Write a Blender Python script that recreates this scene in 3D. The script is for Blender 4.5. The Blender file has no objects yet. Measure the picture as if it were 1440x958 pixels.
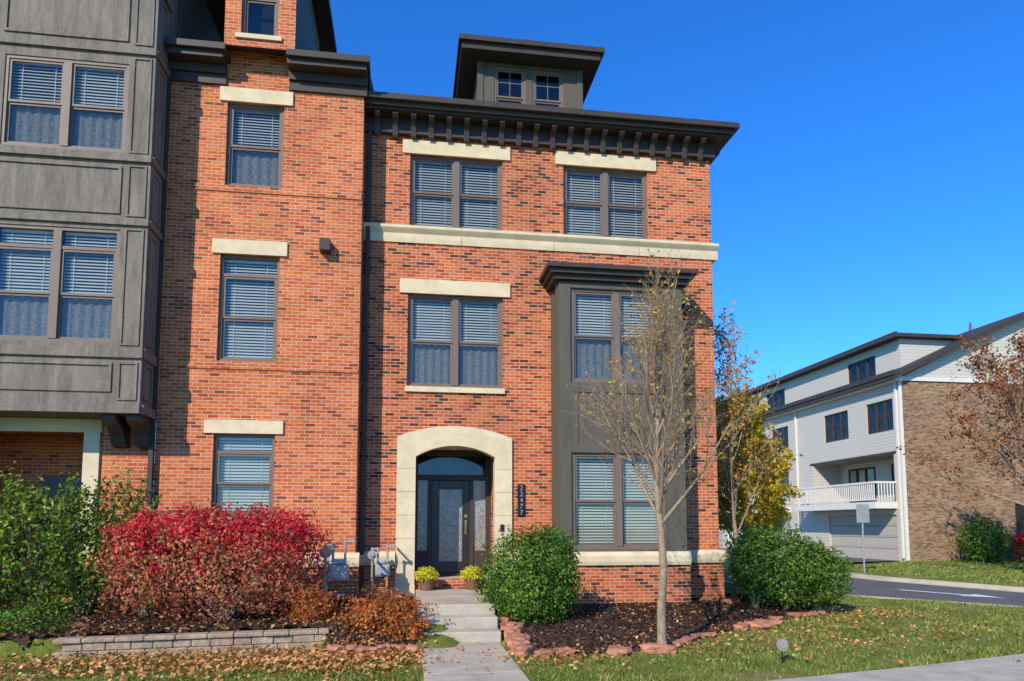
import bpy, math, random
import numpy as np
from mathutils import Vector, Matrix
random.seed(7); rng = np.random.default_rng(7)
scene = bpy.context.scene
R = math.radians

# ------------------------------------------------------------------ materials
def newmat(name):
    m = bpy.data.materials.new(name); m.use_nodes = True
    nt = m.node_tree; nt.nodes.clear()
    out = nt.nodes.new('ShaderNodeOutputMaterial')
    return m, nt, out
def N(nt, t, **kw):
    n = nt.nodes.new(t)
    for k, v in kw.items():
        if k in n.inputs.keys(): n.inputs[k].default_value = v
        else: setattr(n, k, v)
    return n
def L(nt, a, b): nt.links.new(a, b)
def math_n(nt, op, a, b=None):
    n = nt.nodes.new('ShaderNodeMath'); n.operation = op
    for i, v in enumerate((a, b)):
        if v is None: continue
        if hasattr(v, 'links'): nt.links.new(v, n.inputs[i])
        else: n.inputs[i].default_value = v
    return n.outputs[0]
def ramp(nt, fac, stops, interp='LINEAR'):
    r = nt.nodes.new('ShaderNodeValToRGB'); cr = r.color_ramp; cr.interpolation = interp
    while len(cr.elements) < len(stops): cr.elements.new(0.5)
    for e, (p, c) in zip(cr.elements, stops):
        e.position = p; e.color = (c[0], c[1], c[2], 1)
    nt.links.new(fac, r.inputs[0]); return r.outputs[0]
def mixc(nt, fac, a, b, mode='MIX'):
    n = nt.nodes.new('ShaderNodeMix'); n.data_type = 'RGBA'; n.blend_type = mode
    for sock, v in ((n.inputs[0], fac), (n.inputs[6], a), (n.inputs[7], b)):
        if hasattr(v, 'links'): nt.links.new(v, sock)
        elif isinstance(v, (tuple, list)): sock.default_value = (v[0], v[1], v[2], 1)
        else: sock.default_value = v
    return n.outputs[2]
def noise(nt, vec, scale, detail=4, rough=0.55):
    n = N(nt, 'ShaderNodeTexNoise'); n.inputs['Scale'].default_value = scale
    n.inputs['Detail'].default_value = detail; n.inputs['Roughness'].default_value = rough
    nt.links.new(vec, n.inputs['Vector']); return n.outputs[0]
def bump(nt, h, strength, dist=0.02):
    b = N(nt, 'ShaderNodeBump'); b.inputs['Strength'].default_value = strength; b.inputs['Distance'].default_value = dist
    nt.links.new(h, b.inputs['Height']); return b.outputs[0]
def principled(nt, out, col, rough=0.7, normal=None, metal=0.0, spec=0.3):
    p = N(nt, 'ShaderNodeBsdfPrincipled')
    if hasattr(col, 'links'): nt.links.new(col, p.inputs['Base Color'])
    else: p.inputs['Base Color'].default_value = (*col, 1)
    if hasattr(rough, 'links'): nt.links.new(rough, p.inputs['Roughness'])
    else: p.inputs['Roughness'].default_value = rough
    p.inputs['Metallic'].default_value = metal
    p.inputs['Specular IOR Level'].default_value = spec
    if normal is not None: nt.links.new(normal, p.inputs['Normal'])
    nt.links.new(p.outputs[0], out.inputs[0]); return p

def simple(name, col, rough=0.6, var=0.15, scale=3.0, bmp=0.1, bscale=40, metal=0, spec=0.3, streak=False):
    m, nt, out = newmat(name)
    tc = N(nt, 'ShaderNodeTexCoord').outputs['Object']
    v = tc
    if streak:
        mp = N(nt, 'ShaderNodeMapping'); mp.inputs['Scale'].default_value = (3, 3, 0.5); L(nt, tc, mp.inputs[0]); v = mp.outputs[0]
    n1 = noise(nt, v, scale, 6, 0.7)
    a = tuple(c*(1-var) for c in col); b = tuple(min(1, c*(1+var)) for c in col)
    c = ramp(nt, n1, [(0.3, a), (0.7, b)])
    n2 = noise(nt, tc, bscale, 3)
    c = mixc(nt, 1.0, c, ramp(nt, n2, [(0.3, (1-var*0.5,)*3), (0.7, (1+var*0.4,)*3)]), 'MULTIPLY')
    principled(nt, out, c, rough, bump(nt, n2, bmp, 0.01), metal, spec)
    return m

def brickmat(name, stops, mortar, bw=0.21, rh=0.0705, msize=0.0062):
    m, nt, out = newmat(name)
    tc = N(nt, 'ShaderNodeTexCoord').outputs['Object']
    g = N(nt, 'ShaderNodeNewGeometry').outputs['Normal']
    s = N(nt, 'ShaderNodeSeparateXYZ'); L(nt, tc, s.inputs[0])
    sn = N(nt, 'ShaderNodeSeparateXYZ'); L(nt, g, sn.inputs[0])
    mk = math_n(nt, 'GREATER_THAN', math_n(nt, 'ABSOLUTE', sn.outputs[0]), 0.5)
    u = math_n(nt, 'ADD', math_n(nt, 'MULTIPLY', s.outputs[0], math_n(nt, 'SUBTRACT', 1.0, mk)), math_n(nt, 'MULTIPLY', s.outputs[1], mk))
    cb = N(nt, 'ShaderNodeCombineXYZ'); L(nt, u, cb.inputs[0]); L(nt, s.outputs[2], cb.inputs[1])
    b = N(nt, 'ShaderNodeTexBrick'); L(nt, cb.outputs[0], b.inputs['Vector'])
    b.inputs['Color1'].default_value = (0, 0, 0, 1); b.inputs['Color2'].default_value = (1, 1, 1, 1); b.inputs['Mortar'].default_value = (0.5, 0.5, 0.5, 1)
    b.inputs['Scale'].default_value = 1; b.inputs['Brick Width'].default_value = bw; b.inputs['Row Height'].default_value = rh
    b.inputs['Mortar Size'].default_value = msize; b.inputs['Mortar Smooth'].default_value = 0.2; b.inputs['Bias'].default_value = 0
    c = ramp(nt, b.outputs['Color'], stops)
    big = noise(nt, tc, 0.6, 5, 0.65)
    bigc = ramp(nt, big, [(0.3, (0.80, 0.78, 0.78)), (0.7, (1.14, 1.12, 1.10))])
    fine = noise(nt, tc, 30, 3, 0.6)
    finec = ramp(nt, fine, [(0.3, (0.8, 0.8, 0.8)), (0.7, (1.15, 1.15, 1.15))])
    c = mixc(nt, 1.0, c, bigc, 'MULTIPLY'); c = mixc(nt, 1.0, c, finec, 'MULTIPLY')
    mort = mixc(nt, 1.0, mortar, bigc, 'MULTIPLY')
    c = mixc(nt, b.outputs['Fac'], c, mort)
    h = math_n(nt, 'ADD', math_n(nt, 'SUBTRACT', 1.0, b.outputs['Fac']), math_n(nt, 'MULTIPLY', fine, 0.3))
    principled(nt, out, c, 0.85, bump(nt, h, 0.7, 0.008), spec=0.15)
    return m

M = {}
M['brickR'] = brickmat('brick_mixed', [(0, (0.09, 0.030, 0.02)), (0.09, (0.12, 0.040, 0.024)), (0.18, (0.35, 0.066, 0.026)), (0.5, (0.53, 0.115, 0.036)), (0.8, (0.62, 0.165, 0.055)), (1, (0.55, 0.14, 0.05))], (0.62, 0.45, 0.31))
M['brickL'] = brickmat('brick_orange', [(0, (0.22, 0.055, 0.025)), (0.05, (0.28, 0.07, 0.03)), (0.12, (0.47, 0.10, 0.035)), (0.5, (0.58, 0.135, 0.043)), (0.8, (0.66, 0.195, 0.062)), (1, (0.58, 0.16, 0.058))], (0.64, 0.46, 0.31))
M['brickT'] = brickmat('brick_tan', [(0, (0.12, 0.07, 0.04)), (0.4, (0.27, 0.155, 0.08)), (1, (0.42, 0.25, 0.14))], (0.42, 0.32, 0.22))
M['stone'] = simple('cream_cast_stone', (0.68, 0.55, 0.345), 0.8, 0.14, 2.5, 0.25, 60)
M['frame'] = simple('window_frame_taupe', (0.18, 0.13, 0.10), 0.5, 0.08)
M['dark'] = simple('dark_bronze_trim', (0.06, 0.043, 0.034), 0.5, 0.15)
M['grayL'] = simple('weathered_grey_panel', (0.195, 0.160, 0.125), 0.65, 0.36, 2.2, 0.12, 25, streak=True, spec=0.15)
M['grayR'] = simple('olive_grey_panel', (0.112, 0.098, 0.072), 0.6, 0.14, 2.0, 0.08, 25, streak=True, spec=0.15)
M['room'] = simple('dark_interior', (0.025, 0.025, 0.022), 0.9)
M['roof'] = simple('roof_shingle', (0.05, 0.045, 0.04), 0.9, 0.3, 8, 0.5, 30)
M['white'] = simple('white_paint', (0.72, 0.68, 0.60), 0.5, 0.05)
M['garage'] = simple('garage_door_paint', (0.46, 0.41, 0.34), 0.5, 0.05)
M['blind'] = simple('blind_slats', (0.84, 0.80, 0.70), 0.5, 0.03)
M['door'] = simple('black_door_paint', (0.025, 0.02, 0.016), 0.35, 0.1, spec=0.5)
M['brass'] = simple('brass', (0.6, 0.42, 0.15), 0.3, 0.1, metal=1.0)
M['metal'] = simple('grey_metal', (0.38, 0.37, 0.34), 0.45, 0.15, 5, metal=0.3)
M['concrete'] = simple('concrete', (0.46, 0.395, 0.295), 0.85, 0.25, 1.8, 0.4, 60)
M['kerb'] = simple('kerb_concrete', (0.50, 0.44, 0.34), 0.85, 0.15, 1.6, 0.3, 50)
M['asphalt'] = simple('asphalt', (0.125, 0.115, 0.10), 0.9, 0.2, 0.8, 0.4, 90)
M['paint'] = simple('road_paint', (0.7, 0.7, 0.66), 0.7, 0.1, 6)
M['bark'] = simple('bark', (0.31, 0.22, 0.14), 0.9, 0.35, 12, 0.6, 50)
M['rock'] = simple('red_sandstone', (0.43, 0.185, 0.105), 0.9, 0.35, 4, 0.6, 25)
M['block'] = simple('retaining_block', (0.38, 0.27, 0.18), 0.9, 0.40, 3.5, 0.8, 25)
M['pot'] = simple('wood_barrel', (0.20, 0.10, 0.05), 0.7, 0.25, 10)
M['black'] = simple('black_plate', (0.015, 0.015, 0.017), 0.4)

def glassmat():
    m, nt, out = newmat('window_glass')
    tc = N(nt, 'ShaderNodeTexCoord').outputs['Object']
    nrm = bump(nt, noise(nt, tc, 1.3, 2), 0.06, 0.05)
    gl = N(nt, 'ShaderNodeBsdfGlossy'); gl.inputs['Roughness'].default_value = 0.01; gl.inputs['Color'].default_value = (0.95, 0.97, 1, 1); L(nt, nrm, gl.inputs['Normal'])
    tr = N(nt, 'ShaderNodeBsdfTransparent'); tr.inputs[0].default_value = (0.82, 0.85, 0.79, 1)
    lw = N(nt, 'ShaderNodeLayerWeight'); lw.inputs[0].default_value = 0.25
    f = math_n(nt, 'ADD', math_n(nt, 'MULTIPLY', lw.outputs['Fresnel'], 0.55), 0.045)
    mx = N(nt, 'ShaderNodeMixShader'); L(nt, f, mx.inputs[0]); L(nt, tr.outputs[0], mx.inputs[1]); L(nt, gl.outputs[0], mx.inputs[2])
    L(nt, mx.outputs[0], out.inputs[0]); return m
M['glass'] = glassmat()

def curtainmat():
    m, nt, out = newmat('lace_curtain')
    tc = N(nt, 'ShaderNodeTexCoord').outputs['Object']
    n = noise(nt, tc, 38, 3, 0.7)
    c = ramp(nt, n, [(0.38, (0.15, 0.14, 0.12)), (0.62, (0.42, 0.39, 0.35))])
    principled(nt, out, c, 0.9); return m
M['curtain'] = curtainmat()
def frostmat():
    m, nt, out = newmat('textured_glass')
    tc = N(nt, 'ShaderNodeTexCoord').outputs['Object']
    n = noise(nt, tc, 28, 4, 0.7)
    c = ramp(nt, n, [(0.35, (0.12, 0.12, 0.11)), (0.65, (0.38, 0.37, 0.33))])
    principled(nt, out, c, 0.12, bump(nt, n, 0.3, 0.01), spec=0.7); return m
M['frost'] = frostmat()
def sidingmat():
    m, nt, out = newmat('white_lap_siding')
    tc = N(nt, 'ShaderNodeTexCoord').outputs['Object']
    s = N(nt, 'ShaderNodeSeparateXYZ'); L(nt, tc, s.inputs[0])
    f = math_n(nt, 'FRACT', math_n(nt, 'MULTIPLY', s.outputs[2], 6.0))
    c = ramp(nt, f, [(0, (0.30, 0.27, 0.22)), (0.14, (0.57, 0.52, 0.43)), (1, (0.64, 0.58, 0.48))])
    principled(nt, out, c, 0.6, bump(nt, f, 0.5, 0.02)); return m
M['siding'] = sidingmat()

def leafmat(name, cols, trans=0.25, dark=0.5):
    m, nt, out = newmat(name)
    g = N(nt, 'ShaderNodeNewGeometry')
    tc = N(nt, 'ShaderNodeTexCoord').outputs['Object']
    n = len(cols)
    c = ramp(nt, g.outputs['Random Per Island'], [(i/(n-1), cols[i]) for i in range(n)])
    nz = noise(nt, tc, 2.2, 3)
    c = mixc(nt, 1.0, c, ramp(nt, nz, [(0.35, (dark,)*3), (0.65, (1.15,)*3)]), 'MULTIPLY')
    d = N(nt, 'ShaderNodeBsdfPrincipled'); d.inputs['Roughness'].default_value = 0.6; d.inputs['Specular IOR Level'].default_value = 0.12; L(nt, c, d.inputs['Base Color'])
    t = N(nt, 'ShaderNodeBsdfTranslucent'); L(nt, c, t.inputs[0])
    mx = N(nt, 'ShaderNodeMixShader'); mx.inputs[0].default_value = trans
    L(nt, d.outputs[0], mx.inputs[1]); L(nt, t.outputs[0], mx.inputs[2]); L(nt, mx.outputs[0], out.inputs[0]); return m
M['lgreen'] = leafmat('leaf_green', [(0.04, 0.09, 0.012), (0.09, 0.19, 0.022), (0.16, 0.29, 0.035), (0.27, 0.39, 0.06)], 0.3, 0.6)
M['lholly'] = leafmat('leaf_holly', [(0.05, 0.11, 0.015), (0.14, 0.24, 0.025), (0.24, 0.36, 0.04), (0.38, 0.47, 0.09)], 0.35, 0.6)
M['lred'] = leafmat('leaf_crimson', [(0.30, 0.012, 0.025), (0.70, 0.02, 0.05), (0.88, 0.045, 0.08), (0.88, 0.15, 0.13)], 0.4, 0.65)
M['lredlow'] = leafmat('leaf_pink_tan', [(0.20, 0.20, 0.035), (0.72, 0.14, 0.10), (0.72, 0.38, 0.20), (0.30, 0.30, 0.07), (0.80, 0.17, 0.14), (0.66, 0.07, 0.08), (0.42, 0.34, 0.12)], 0.35, 0.65)
M['lorange'] = leafmat('leaf_orange', [(0.42, 0.06, 0.02), (0.66, 0.15, 0.035), (0.64, 0.27, 0.07), (0.34, 0.17, 0.05)], 0.35, 0.65)
M['lyellow'] = leafmat('leaf_yellow', [(0.66, 0.36, 0.02), (0.86, 0.54, 0.03), (0.66, 0.48, 0.04), (0.34, 0.34, 0.04)], 0.4, 0.7)
M['lfew'] = leafmat('leaf_late_autumn', [(0.66, 0.46, 0.06), (0.40, 0.42, 0.08), (0.75, 0.32, 0.05), (0.58, 0.18, 0.05)], 0.4, 0.8)
M['lrust'] = leafmat('leaf_rust', [(0.30, 0.11, 0.04), (0.54, 0.19, 0.06), (0.46, 0.24, 0.10)], 0.3)
M['lmum'] = leafmat('mum_flower', [(0.7, 0.56, 0.03), (0.8, 0.7, 0.05), (0.25, 0.35, 0.05)], 0.2, 0.9)
M['fallen'] = leafmat('fallen_leaf', [(0.28, 0.10, 0.03), (0.56, 0.23, 0.06), (0.64, 0.39, 0.15), (0.48, 0.14, 0.04), (0.66, 0.47, 0.21)], 0.1, 0.8)
M['grassb'] = leafmat('grass_blade', [(0.08, 0.13, 0.018), (0.17, 0.24, 0.03), (0.29, 0.33, 0.06), (0.52, 0.43, 0.18)], 0.25, 0.65)
M['chip'] = leafmat('mulch_chip', [(0.03, 0.017, 0.011), (0.075, 0.04, 0.025), (0.18, 0.09, 0.05)], 0.0, 0.8)
M['mulch'] = simple('mulch', (0.06, 0.034, 0.022), 0.95, 0.5, 9, 1.0, 35)

def groundmat():
    m, nt, out = newmat('lawn_ground')
    tc = N(nt, 'ShaderNodeTexCoord').outputs['Object']
    n1 = noise(nt, tc, 0.9, 6, 0.65); n2 = noise(nt, tc, 25, 4, 0.7)
    c = ramp(nt, n1, [(0.3, (0.10, 0.14, 0.02)), (0.5, (0.19, 0.22, 0.04)), (0.68, (0.38, 0.29, 0.13))])
    c = mixc(nt, 1.0, c, ramp(nt, n2, [(0.3, (0.6, 0.6, 0.6)), (0.7, (1.2, 1.2, 1.1))]), 'MULTIPLY')
    principled(nt, out, c, 0.95, bump(nt, n2, 0.8, 0.04), spec=0.1); return m
M['ground'] = groundmat()

# ------------------------------------------------------------------ mesh helpers
def link(o, parent=None):
    scene.collection.objects.link(o)
    if parent is not None: o.parent = parent
    return o
def empty(name):
    o = bpy.data.objects.new(name, None); o.empty_display_size = 0.3
    return link(o)
class MB:
    def __init__(s, tf=None): s.v = []; s.f = []; s.m = []; s.tf = tf
    def add(s, vs, fs, m=0):
        b = len(s.v)
        if s.tf: vs = [s.tf(*p) for p in vs]
        s.v += [tuple(p) for p in vs]
        for f in fs: s.f.append(tuple(i+b for i in f)); s.m.append(m)
    def box(s, x0, x1, y0, y1, z0, z1, m=0):
        s.add([(x0,y0,z0),(x1,y0,z0),(x1,y1,z0),(x0,y1,z0),(x0,y0,z1),(x1,y0,z1),(x1,y1,z1),(x0,y1,z1)],
              [(0,3,2,1),(4,5,6,7),(0,1,5,4),(1,2,6,5),(2,3,7,6),(3,0,4,7)], m)
    def quad(s, a, b, c, d, m=0): s.add([a,b,c,d], [(0,1,2,3)], m)
    def prismX(s, pts, x0, x1, m=0):
        n = len(pts)
        s.add([(x0,y,z) for y,z in pts]+[(x1,y,z) for y,z in pts],
              [tuple(range(n-1,-1,-1)), tuple(range(n,2*n))]+[(i,(i+1)%n,(i+1)%n+n,i+n) for i in range(n)], m)
    def cyl(s, p0, p1, r0, r1=None, n=12, m=0, caps=True):
        r1 = r0 if r1 is None else r1
        p0 = Vector(p0); p1 = Vector(p1); d = (p1-p0).normalized()
        a = d.orthogonal().normalized(); b = d.cross(a)
        vs = [p0+(a*math.cos(2*math.pi*i/n)+b*math.sin(2*math.pi*i/n))*r0 for i in range(n)]
        vs += [p1+(a*math.cos(2*math.pi*i/n)+b*math.sin(2*math.pi*i/n))*r1 for i in range(n)]
        fs = [(i,(i+1)%n,(i+1)%n+n,i+n) for i in range(n)]
        if caps: fs += [tuple(range(n-1,-1,-1)), tuple(range(n,2*n))]
        s.add([tuple(v) for v in vs], fs, m)
    def wall(s, x0, x1, z0, z1, y, ops, m=0, rev=0.25, mr=None):
        mr = m if mr is None else mr
        xs = sorted({x0,x1,*[o[0] for o in ops],*[o[1] for o in ops]}); zs = sorted({z0,z1,*[o[2] for o in ops],*[o[3] for o in ops]})
        for i in range(len(xs)-1):
            for j in range(len(zs)-1):
                cx=(xs[i]+xs[i+1])/2; cz=(zs[j]+zs[j+1])/2
                if any(o[0]<cx<o[1] and o[2]<cz<o[3] for o in ops): continue
                s.quad((xs[i],y,zs[j]),(xs[i+1],y,zs[j]),(xs[i+1],y,zs[j+1]),(xs[i],y,zs[j+1]),m)
        for a,b,c,d in ops:
            s.quad((a,y,c),(b,y,c),(b,y+rev,c),(a,y+rev,c),mr); s.quad((a,y,d),(a,y+rev,d),(b,y+rev,d),(b,y,d),mr)
            s.quad((a,y,c),(a,y+rev,c),(a,y+rev,d),(a,y,d),mr); s.quad((b,y,c),(b,y,d),(b,y+rev,d),(b,y+rev,c),mr)
    def finish(s, name, parent, mats, bevel=0, smooth=False):
        me = bpy.data.meshes.new(name); me.from_pydata(s.v, [], s.f)
        for k in mats: me.materials.append(M[k])
        me.polygons.foreach_set('material_index', s.m)
        if smooth: me.polygons.foreach_set('use_smooth', [True]*len(s.f))
        me.update()
        o = link(bpy.data.objects.new(name, me), parent)
        if bevel:
            b = o.modifiers.new('bevel', 'BEVEL'); b.width = bevel; b.segments = 2; b.limit_method = 'ANGLE'
        return o

def fastmesh(name, V, nper, mat, parent=None):
    n = len(V)//nper; me = bpy.data.meshes.new(name)
    me.vertices.add(len(V)); me.vertices.foreach_set('co', V.astype(np.float32).ravel())
    me.loops.add(n*nper); me.loops.foreach_set('vertex_index', np.arange(n*nper, dtype=np.int32))
    me.polygons.add(n); me.polygons.foreach_set('loop_start', np.arange(0, n*nper, nper, dtype=np.int32)); 
    me.update(calc_edges=True); me.materials.append(mat)
    return link(bpy.data.objects.new(name, me), parent)
def unit(a): return a/np.maximum(1e-9, np.linalg.norm(a, axis=1, keepdims=True))
def leaves(name, P, Nn, size, mat, parent=None, asp=0.6):
    n = len(P); Nn = unit(Nn); T = unit(np.cross(Nn, rng.normal(size=(n,3)))); B = np.cross(Nn, T)
    s = (size*rng.uniform(0.6, 1.35, n))[:, None]
    fold = Nn*s*0.15
    V = np.stack([P-T*s*0.5, P-B*s*asp*0.5+fold-T*s*0.05, P+T*s*0.5, P+B*s*asp*0.5+fold-T*s*0.05], 1).reshape(-1, 3)
    return fastmesh(name, V, 4, mat, parent)
def lobes_points(lobes, n, inner=0.55, rough=0.16, zmin=None, seed=1):
    r = np.random.default_rng(seed)
    w = np.array([l[3]*l[4]+l[4]*l[5]+l[3]*l[5] for l in lobes]); w = w/w.sum()
    idx = r.choice(len(lobes), n, p=w); Lb = np.array(lobes)[idx]
    d = unit(r.normal(size=(n,3)))
    ph = r.uniform(0, 6, 6)
    bumpy = 1+rough*(np.sin(d[:,0]*7+ph[0]+Lb[:,0]*3)*np.sin(d[:,1]*6+ph[1])+0.7*np.sin(d[:,2]*9+ph[2]+d[:,0]*5)+0.5*np.sin(d[:,0]*17+ph[3])*np.sin(d[:,2]*15+ph[4]))
    rad = r.uniform(inner**3, 1, n)**(1/3)*bumpy*(1+0.07*r.normal(size=n))
    P = Lb[:,:3]+d*Lb[:,3:6]*rad[:,None]
    Nn = d+0.7*r.normal(size=(n,3))
    if zmin is not None:
        k = P[:,2] > zmin; P = P[k]; Nn = Nn[k]
    return P, Nn

# ------------------------------------------------------------------ window assembly (wall plane y, faces -y)
class House:
    def __init__(s, name, tf=None, dy=0):
        s.root = empty(name); s.tf = tf
        s.win = MB(tf); s.gl = MB(tf); s.bl = MB(tf); s.cu = MB(tf)
    def window(s, x0, x1, z0, z1, y, units=2, transom=0, muntin=False, curtain=False, blind=True, lowblind=True, rec=0.07, fw=0.06, mull=0.13, single=False, topbar=False):
        W = s.win; a = y+rec
        W.box(x0, x0+fw, a, a+0.1, z0, z1); W.box(x1-fw, x1, a, a+0.1, z0, z1)
        W.box(x0+fw, x1-fw, a, a+0.1, z0, z0+fw); W.box(x0+fw, x1-fw, a, a+0.1, z1-fw, z1)
        ix0, ix1 = x0+fw, x1-fw; uw = (ix1-ix0-mull*(units-1))/units
        for k in range(units):
            u0 = ix0+k*(uw+mull); u1 = u0+uw
            if k < units-1: W.box(u1, u1+mull, a-0.015, a+0.1, z0+fw, z1-fw)
            zt = z1-fw; zb = z0+fw
            if transom:
                W.box(u0, u1, a+0.005, a+0.1, zt-transom-0.06, zt-transom)
                s.gl.quad((u0,a+0.05,zt-transom),(u1,a+0.05,zt-transom),(u1,a+0.05,zt),(u0,a+0.05,zt)); zt2 = zt-transom-0.06
            else: zt2 = zt
            sf = 0.045; zm = zb+(zt2-zb)*0.49
            parts = [(zm, zt2, 0.02), (zb, zm, 0.045)] if not single else [(zb, zt2, 0.02)]
            for (q0, q1, off) in parts:
                W.box(u0, u0+sf, a+off, a+off+0.035, q0, q1); W.box(u1-sf, u1, a+off, a+off+0.035, q0, q1)
                W.box(u0+sf, u1-sf, a+off, a+off+0.035, q0, q0+sf); W.box(u0+sf, u1-sf, a+off, a+off+0.035, q1-sf, q1)
                g = a+off+0.018
                s.gl.quad((u0+sf,g,q0+sf),(u1-sf,g,q0+sf),(u1-sf,g,q1-sf),(u0+sf,g,q1-sf))
            if muntin:
                q0, q1 = parts[0][0], parts[0][1]; xm = (u0+u1)/2; qm = q0+(q1-q0)*0.55
                W.box(xm-0.01, xm+0.01, a+0.026, a+0.036, q0+sf, q1-sf); W.box(u0+sf, u1-sf, a+0.028, a+0.034, qm-0.01, qm+0.01)
            bz = zb if (lowblind and not curtain) else zm
            if blind:
                z = zt-0.03; sp = 0.062; yb = a+0.13
                tilt = random.uniform(0.0195, 0.0245)
                s.bl.box(u0, u1, yb-0.03, yb+0.03, zt-0.02, zt+0.02)
                while z > bz:
                    t_ = tilt+random.uniform(-0.0012, 0.0012)
                    s.bl.quad((u0,yb-0.016,z-t_),(u1,yb-0.016,z-t_),(u1,yb+0.016,z+t_),(u0,yb+0.016,z+t_)); z -= sp
                for xx in (u0+uw*0.2, u0+uw*0.8): s.bl.box(xx-0.006, xx+0.006, yb-0.020, yb-0.018, bz, zt-0.025)
            if curtain:
                n = 24; yc = a+0.15
                for i in range(n):
                    xa = u0+(u1-u0)*i/n; xb = u0+(u1-u0)*(i+1)/n
                    ya = yc+0.015*math.sin(i*1.4); yb2 = yc+0.015*math.sin((i+1)*1.4)
                    s.cu.quad((xa,ya,zb),(xb,yb2,zb),(xb,yb2,zm+0.02),(xa,ya,zm+0.02))
        W2 = s.win
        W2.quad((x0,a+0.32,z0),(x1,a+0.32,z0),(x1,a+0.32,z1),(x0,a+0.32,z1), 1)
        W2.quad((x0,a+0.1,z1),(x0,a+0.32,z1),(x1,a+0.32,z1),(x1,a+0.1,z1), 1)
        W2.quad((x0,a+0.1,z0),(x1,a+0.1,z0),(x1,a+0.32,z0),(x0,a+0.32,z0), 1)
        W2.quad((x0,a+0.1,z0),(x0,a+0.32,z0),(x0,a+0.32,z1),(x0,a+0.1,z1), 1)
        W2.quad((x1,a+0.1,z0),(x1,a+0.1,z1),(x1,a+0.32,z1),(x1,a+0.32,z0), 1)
    def done(s, frame='frame'):
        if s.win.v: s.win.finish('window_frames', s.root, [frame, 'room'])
        if s.gl.v: s.gl.finish('window_glass', s.root, ['glass'])
        if s.bl.v: s.bl.finish('window_blinds', s.root, ['blind'])
        if s.cu.v: s.cu.finish('window_curtains', s.root, ['curtain'])

# =================================================================== RIGHT (END) BRICK TOWNHOUSE
D = 15.4
H1 = House('brick_townhouse')
w = MB()
ops = [(-0.05,2.03,8.49,10.16),(3.44,5.46,8.49,10.16),(-0.06,2.04,4.89,6.96),(0.0,2.02,0.5,3.66),(3.2,5.85,1.33,7.1)]
w.wall(-1.05, 7.0, 0.0, 10.95, D, ops, 0, 0.22)
w.quad((7.0,D,0),(7.0,28,0),(7.0,28,10.95),(7.0,D,10.95))
w.quad((7.0,28,0),(-1.05,28,0),(-1.05,28,10.95),(7.0,28,10.95))
w.box(2.24, 3.10, D-0.07, D-0.002, 0, 1.05); w.box(5.97, 7.07, D-0.07, D-0.002, 0, 1.05); w.box(-1.04, -0.25, D-0.07, D-0.002, 0, 1.05)
w.box(7.002, 7.07, D-0.002, 28, 0, 1.05)
w.box(3.10, 5.97, 14.58, D-0.003, 0, 1.05)
w.box(3.16, 5.91, 14.64, D-0.003, 1.05, 1.1)
w.quad((0.1,D+0.2,0.5),(0.1,16.75,0.5),(0.1,16.75,3.7),(0.1,D+0.2,3.7)); w.quad((1.92,D+0.2,0.5),(1.92,D+0.2,3.7),(1.92,16.75,3.7),(1.92,16.75,0.5))
w.quad((0.0,16.75,0.5),(2.02,16.75,0.5),(2.02,16.75,3.7),(0,16.75,3.7))
w.box(0.155, 1.855, D+0.05, D+0.30, 0.3, 0.72)
w.finish('brick_walls', H1.root, ['brickR'])
t = MB()
t.quad((0.1,D+0.2,3.64),(0.1,16.75,3.64),(1.92,16.75,3.64),(1.92,D+0.2,3.64))
t.finish('porch_ceiling', H1.root, ['white'])
fl = MB(); fl.box(0.102,1.918,D+0.302,16.7,0.3,0.722); fl.finish('porch_floor', H1.root, ['concrete'])
s = MB()
for (a,b,c,d) in [(-0.22,2.2,10.163,10.47),(3.25,5.66,10.163,10.47),(-0.24,2.2,6.963,7.28)]:
    s.box(a,b,D-0.045,D+0.06,c,d)
s.box(-0.1,2.08,D-0.06,D+0.07,4.77,4.888)
prof = [(D+0.02,8.10),(D-0.03,8.10),(D-0.045,8.20),(D-0.05,8.30),(D-0.10,8.36),(D-0.13,8.40),(D-0.13,8.46),(D+0.02,8.48)]
s.prismX(prof, -1.045, 7.13)
s.box(7.003, 7.13, D+0.021, 28, 8.12, 8.46)
wt = lambda y: [(y+0.05,1.05),(y-0.05,1.05),(y-0.07,1.12),(y-0.07,1.24),(y+0.0,1.33),(y+0.05,1.33)]
s.prismX(wt(D-0.07), -1.04, -0.26); s.prismX(wt(D-0.07), 2.25, 3.098); s.prismX(wt(D-0.07), 5.97, 7.12)
s.prismX([(D-0.1,1.05),(14.53,1.05),(14.51,1.12),(14.51,1.24),(14.58,1.33),(D-0.1,1.33)], 3.10, 5.97)
s.box(7.002,7.13,D-0.018,28,1.05,1.33)
def arc(x0,x1,z0,zt,n=16):
    c=(x0+x1)/2; hw=(x1-x0)/2; h=zt-z0; Rr=(hw*hw+h*h)/(2*h); return [(x0+(x1-x0)*i/n, zt-Rr+math.sqrt(max(0,Rr*Rr-(x0+(x1-x0)*i/n-c)**2))) for i in range(n+1)]
no = 18
oi = arc(-0.25,2.24,3.78,4.03,no); ii = arc(0.15,1.86,3.36,3.60,no)
y0,y1 = D-0.06,D+0.24
for i in range(no):
    a,b = oi[i],oi[i+1]; c,d = ii[i],ii[i+1]
    s.add([(c[0],y0,c[1]),(d[0],y0,d[1]),(b[0],y0,b[1]),(a[0],y0,a[1]),(c[0],y1,c[1]),(d[0],y1,d[1]),(b[0],y1,b[1]),(a[0],y1,a[1])],
          [(0,1,2,3),(1,0,4,5),(3,2,6,7)])
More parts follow.
